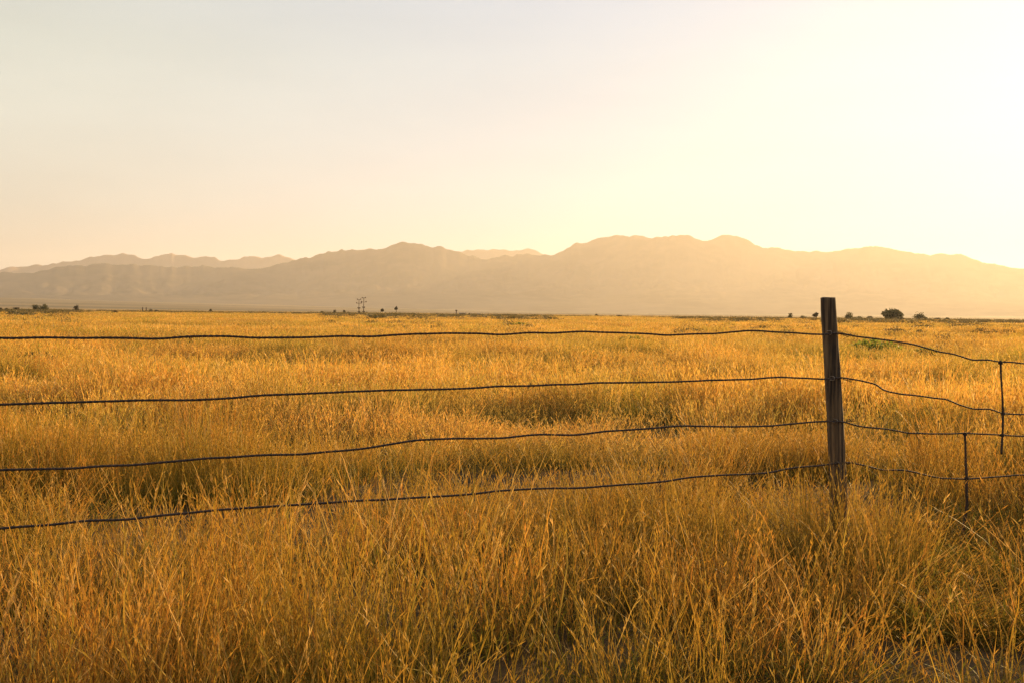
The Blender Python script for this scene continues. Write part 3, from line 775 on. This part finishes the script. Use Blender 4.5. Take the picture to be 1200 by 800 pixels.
top = at_depth(971.5, 349, PY); bot = at_depth(984.5, 655, PY)
ns, nz = 48, 70
Vp, Fp = [], []
gr = np.random.default_rng(5)
cracks = [(gr.uniform(0, 6.28), gr.uniform(0, .6), gr.uniform(.5, 1.1), gr.uniform(.002, .006)) for _ in range(9)]
for i in range(nz + 1):
    u = i / nz; c = bot.lerp(top, u); c = c + Vector((.006 * math.sin(u * 4.2), 0, 0))
    R0 = .0475 - .009 * u
    for s in range(ns):
        a = 2 * math.pi * s / ns
        R_ = R0 * (1 + .02 * math.sin(2 * a + .7 + u) + .025 * math.sin(3 * a + 5 * u)) + .0034 * (float(vnoise(a * 5, u * 16, 8)) - .5) + .0024 * (float(vnoise(a * 14, u * 5, 18)) - .5)
        for (ca, u0, ln_, dp) in cracks:
            dd = abs((a - ca - .12 * math.sin(u * 7) + math.pi) % (2 * math.pi) - math.pi)
            if dd < .14 and u0 < u < u0 + ln_: R_ -= dp * (1 - dd / .14)
        z = 0
        if i == nz: z = .006 * (float(vnoise(math.cos(a) * 2 + 5, math.sin(a) * 2 + 5, 4)) - .5)
        Vp.append(c + Vector((math.cos(a) * R_, math.sin(a) * R_, z)))
for i in range(nz):
    for s in range(ns):
        a = i * ns + s; b = i * ns + (s + 1) % ns
        Fp.append((a, b, b + ns, a + ns))
Vp.append(top + Vector((0, 0, .002))); ct = len(Vp) - 1
# inset ring for the sawn top
for s in range(ns): Fp.append((nz * ns + s, nz * ns + (s + 1) % ns, ct))
pm = mesh_from('fence_post', Vp, Fp)
flink('fence_post', pm, M_POST)

# wires: two twisted strands each
def resample(pts, step):
    out = [pts[0]]; 
    for a, b in zip(pts[:-1], pts[1:]):
        n_ = max(1, int((b - a).length / step))
        for i in range(1, n_ + 1): out.append(a.lerp(b, i / n_))
    return out

def smooth_path(pts, it):
    pts = [Vector(p_) for p_ in pts]
    for _ in range(it):
        q = [pts[0]]
        for a, b, c in zip(pts[:-2], pts[1:-1], pts[2:]): q.append(a * .25 + b * .5 + c * .25)
        q.append(pts[-1]); pts = q
    return pts

def tube(V, Fc, pts, r_, sides, twist=None, closed=True):
    base = len(V); s_acc = 0; prev = pts[0]
    for i, p_ in enumerate(pts):
        s_acc += (p_ - prev).length; prev = p_
        d = (pts[min(i + 1, len(pts) - 1)] - pts[max(i - 1, 0)]).normalized()
        u = d.cross(Vector((0, 0, 1)))
        if u.length < .05: u = d.cross(Vector((1, 0, 0)))
        u.normalize(); v_ = d.cross(u)
        c = p_
        if twist:
            off, pitch, ph = twist; a = 2 * math.pi * s_acc / pitch + ph
            c = p_ + (u * math.cos(a) + v_ * math.sin(a)) * off
        for s in range(sides):
            a = 2 * math.pi * s / sides
            V.append(c + (u * math.cos(a) + v_ * math.sin(a)) * r_)
    for i in range(len(pts) - 1):
        for s in range(sides):
            a = base + i * sides + s; b = base + i * sides + (s + 1) % sides
            Fc.append((a, b, b + sides, a + sides))
    Fc.append(tuple(base + s for s in range(sides))[::-1]); Fc.append(tuple(base + (len(pts) - 1) * sides + s for s in range(sides)))

wires = [
 ([(0, 396), (50, 397), (93, 396), (117, 395), (167, 396), (227, 394), (300, 397), (337, 395), (400, 393), (437, 394.5), (490, 391), (580, 391), (633, 389), (690, 389), (740, 390), (778, 391.7), (836, 391), (874, 389), (905, 390), (932, 390), (964, 391)],
  [(981, 389), (992, 391), (1007, 394.5), (1030, 398), (1050, 401), (1075, 405), (1100, 412.5), (1117, 414.5), (1140, 422.5), (1160, 422), (1172, 424), (1200, 426)]),
 ([(0, 475), (67, 473), (150, 470), (213, 468), (287, 463), (340, 461.5), (400, 459), (473, 457), (580, 452), (640, 451), (690, 449), (800, 447), (850, 444.5), (900, 442), (915, 441), (932, 442), (967, 443.5)],
  [(985, 442), (1007, 445), (1027, 450.5), (1035, 458), (1060, 463), (1085, 464), (1110, 467.5), (1140, 480), (1160, 480), (1175, 484), (1200, 485.5)]),
 ([(0, 551), (83, 548), (120, 544), (200, 541), (287, 534), (350, 532), (400, 528), (483, 515.5), (540, 513.5), (587, 513), (633, 509), (673, 509), (710, 504), (760, 502), (800, 498.5), (860, 500), (900, 499), (932, 496), (950, 494), (970, 493)],
  [(989, 493), (1010, 499), (1040, 502.5), (1065, 508), (1100, 507), (1130, 507.5), (1175, 509.5), (1200, 511)]),
 ([(0, 619), (83, 612), (143, 607), (213, 602), (260, 598), (333, 592), (400, 587), (453, 584), (520, 580), (613, 574), (693, 571), (733, 566), (783, 562), (850, 556), (900, 552), (932, 547.5), (962, 545.5), (974, 544)],
  [(990, 542), (1010, 545), (1035, 551), (1060, 551), (1085, 556), (1105, 560), (1132, 560), (1165, 558), (1200, 556.5)]),
]
rw = random.Random(3)
OFF = -0.047      # the wires run on the camera side of the post
wz_at_post = []
for li, (lf, rt) in enumerate(wires):
    off_l = OFF - .004
    A = [on_fence(*q, off_l) for q in lf]; Bp = [on_fence(*q, off_l) for q in rt]
    wz_at_post.append((A[-1] + Bp[0]) / 2)
    # carry on beyond the frame on both sides
    e = (A[0] - A[6]).normalized(); z0 = A[0].z
    extL = [A[0] + Vector((-FDIR.x, -FDIR.y, 0)) * dd + Vector((0, 0, .015 * math.sin(dd * 1.3 + li))) for dd in (8, 6.4, 5, 3.8, 2.8, 1.8, .9)]
    extR = [Bp[-1] + FDIR * dd + Vector((0, 0, (1.27 - .235 * li - Bp[-1].z) * min(1, dd / 4) ** 1.5 + .01 * math.sin(dd * 2 + li))) for dd in (.4, .9, 1.5, 2.2, 3.0, 4.0, 6.5)]
    path = extL + A + Bp + extR
    path = smooth_path(resample(path, .012), 7)
    jit = []
    for i, q in enumerate(path):
        s_ = i * .012
        jit.append(q + Vector((0, 0, .0060 * (float(vnoise(s_ * 8, li * 7.3, 14)) - .5) + .010 * (float(vnoise(s_ * 3.1, li * 3.3, 19)) - .5))))
    V, Fc = [], []
    for ph in (0, math.pi): tube(V, Fc, jit, .0041, 6, (.0014, .045, ph))
    flink('wire', mesh_from('wire', V, Fc), M_WIRE)

# staples and tie wires on the post
for i, q in enumerate(wz_at_post):
    V, Fc = [], []
    c = q.copy(); 
    up = .010
    y1 = -FN * .006
    tube(V, Fc, [c + Vector((0, 0, up)) + FN * .02, c + Vector((0, 0, up)) + y1, c + Vector((0, 0, up * .5)) + y1 * 1.8, c - Vector((0, 0, up * .5)) + y1 * 1.8, c - Vector((0, 0, up)) + y1, c - Vector((0, 0, up)) + FN * .02], .0022, 6)
    flink('staple', mesh_from('staple', V, Fc), M_STAPLE)
    # short tail of wire wound round the strand beside the post
    V, Fc = [], []
    cen = q + FDIR * .066; pts = []
    for s in range(60):
        a = s * .62; pts.append(cen + FDIR * (s * .0011) + Vector((0, 0, .0068 * math.cos(a))) + FN * (.0068 * math.sin(a)) + Vector((0, 0, -.25 * max(0, (s * .0011)) if i in (0, 1) else 0)))
    pts.append(pts[-1] + Vector((.012, 0, .012 + .01 * i)))
    tube(V, Fc, pts, .0013, 5)
    flink('tie_wire', mesh_from('tie_wire', V, Fc), M_WIRE)

# the two loose stays (droppers) hanging in the wires on the right
def stay(pix, r0, r1, label, seed):
    g = random.Random(seed)
    pts = smooth_path(resample([on_fence(*q, OFF - .012) for q in pix], .02), 3)
    V, Fc = [], []
    base = len(V); sides = 8
    for i, p_ in enumerate(pts):
        u = i / (len(pts) - 1)
        r_ = (r0 + (r1 - r0) * u) * (1 + .22 * (float(vnoise(u * 22, seed, 5)) - .5) + .25 * (float(vnoise(u * 7, seed, 6)) - .5))
        for s in range(sides):
            a = 2 * math.pi * s / sides
            V.append(p_ + Vector((math.cos(a) * r_, math.sin(a) * r_ * .9, 0)))
    for i in range(len(pts) - 1):
        for s in range(sides):
            a = i * sides + s; b = i * sides + (s + 1) % sides
            Fc.append((a, a + sides, b + sides, b))
    Fc.append(tuple(range(sides))); Fc.append(tuple((len(pts) - 1) * sides + s for s in range(sides))[::-1])
    return flink('stay', mesh_from('stay', V, Fc), M_STAY, label)
stay([(1172.5, 422), (1173, 440), (1174.5, 462), (1175.5, 484), (1175, 508), (1174, 520), (1173.5, 532)], .0062, .0068, 'shorter stay hanging from the top three wires', 4)
stay([(1130.5, 506), (1131.5, 520), (1131.5, 540), (1133, 560), (1132.5, 575), (1133.5, 592), (1131, 605), (1129.5, 618), (1124, 640), (1123, 668)], .0075, .011, 'longer knotty stay reaching down into the grass', 9)
for (px, py) in ((1172.5, 425), (1175.5, 484.5), (1174.5, 509.5), (1130.8, 508), (1133, 560)):
    V, Fc = [], []; cen = on_fence(px, py, OFF - .012); pts = []
    for s in range(46):
        a = s * .7; pts.append(cen + Vector((.0115 * math.cos(a), .0115 * math.sin(a), -.008 + s * .00035)))
    pts.append(pts[-1] + Vector((.022, -.004, .008)))
    tube(V, Fc, pts, .0016, 5)
    flink('tie_wire', mesh_from('tie_wire', V, Fc), M_WIRE)

# ------------------------------------------------------------------ haze
m, t, N, L = new_mat('haze_air')
pv = N('ShaderNodeVolumePrincipled')
pv.inputs['Color'].default_value = (0.95, 0.90, 0.87, 1); pv.inputs['Density'].default_value = 4.7e-5; pv.inputs['Anisotropy'].default_value = 0.42
o_ = N('ShaderNodeOutputMaterial'); L(pv.outputs[0], o_.inputs['Volume'])
hz = box_mesh('haze', 41000, 41000, -60, 1080)
h = link('haze', hz, m); tag(h, 'pale golden haze filling the air up to the mountains', 'haze', kind='stuff')
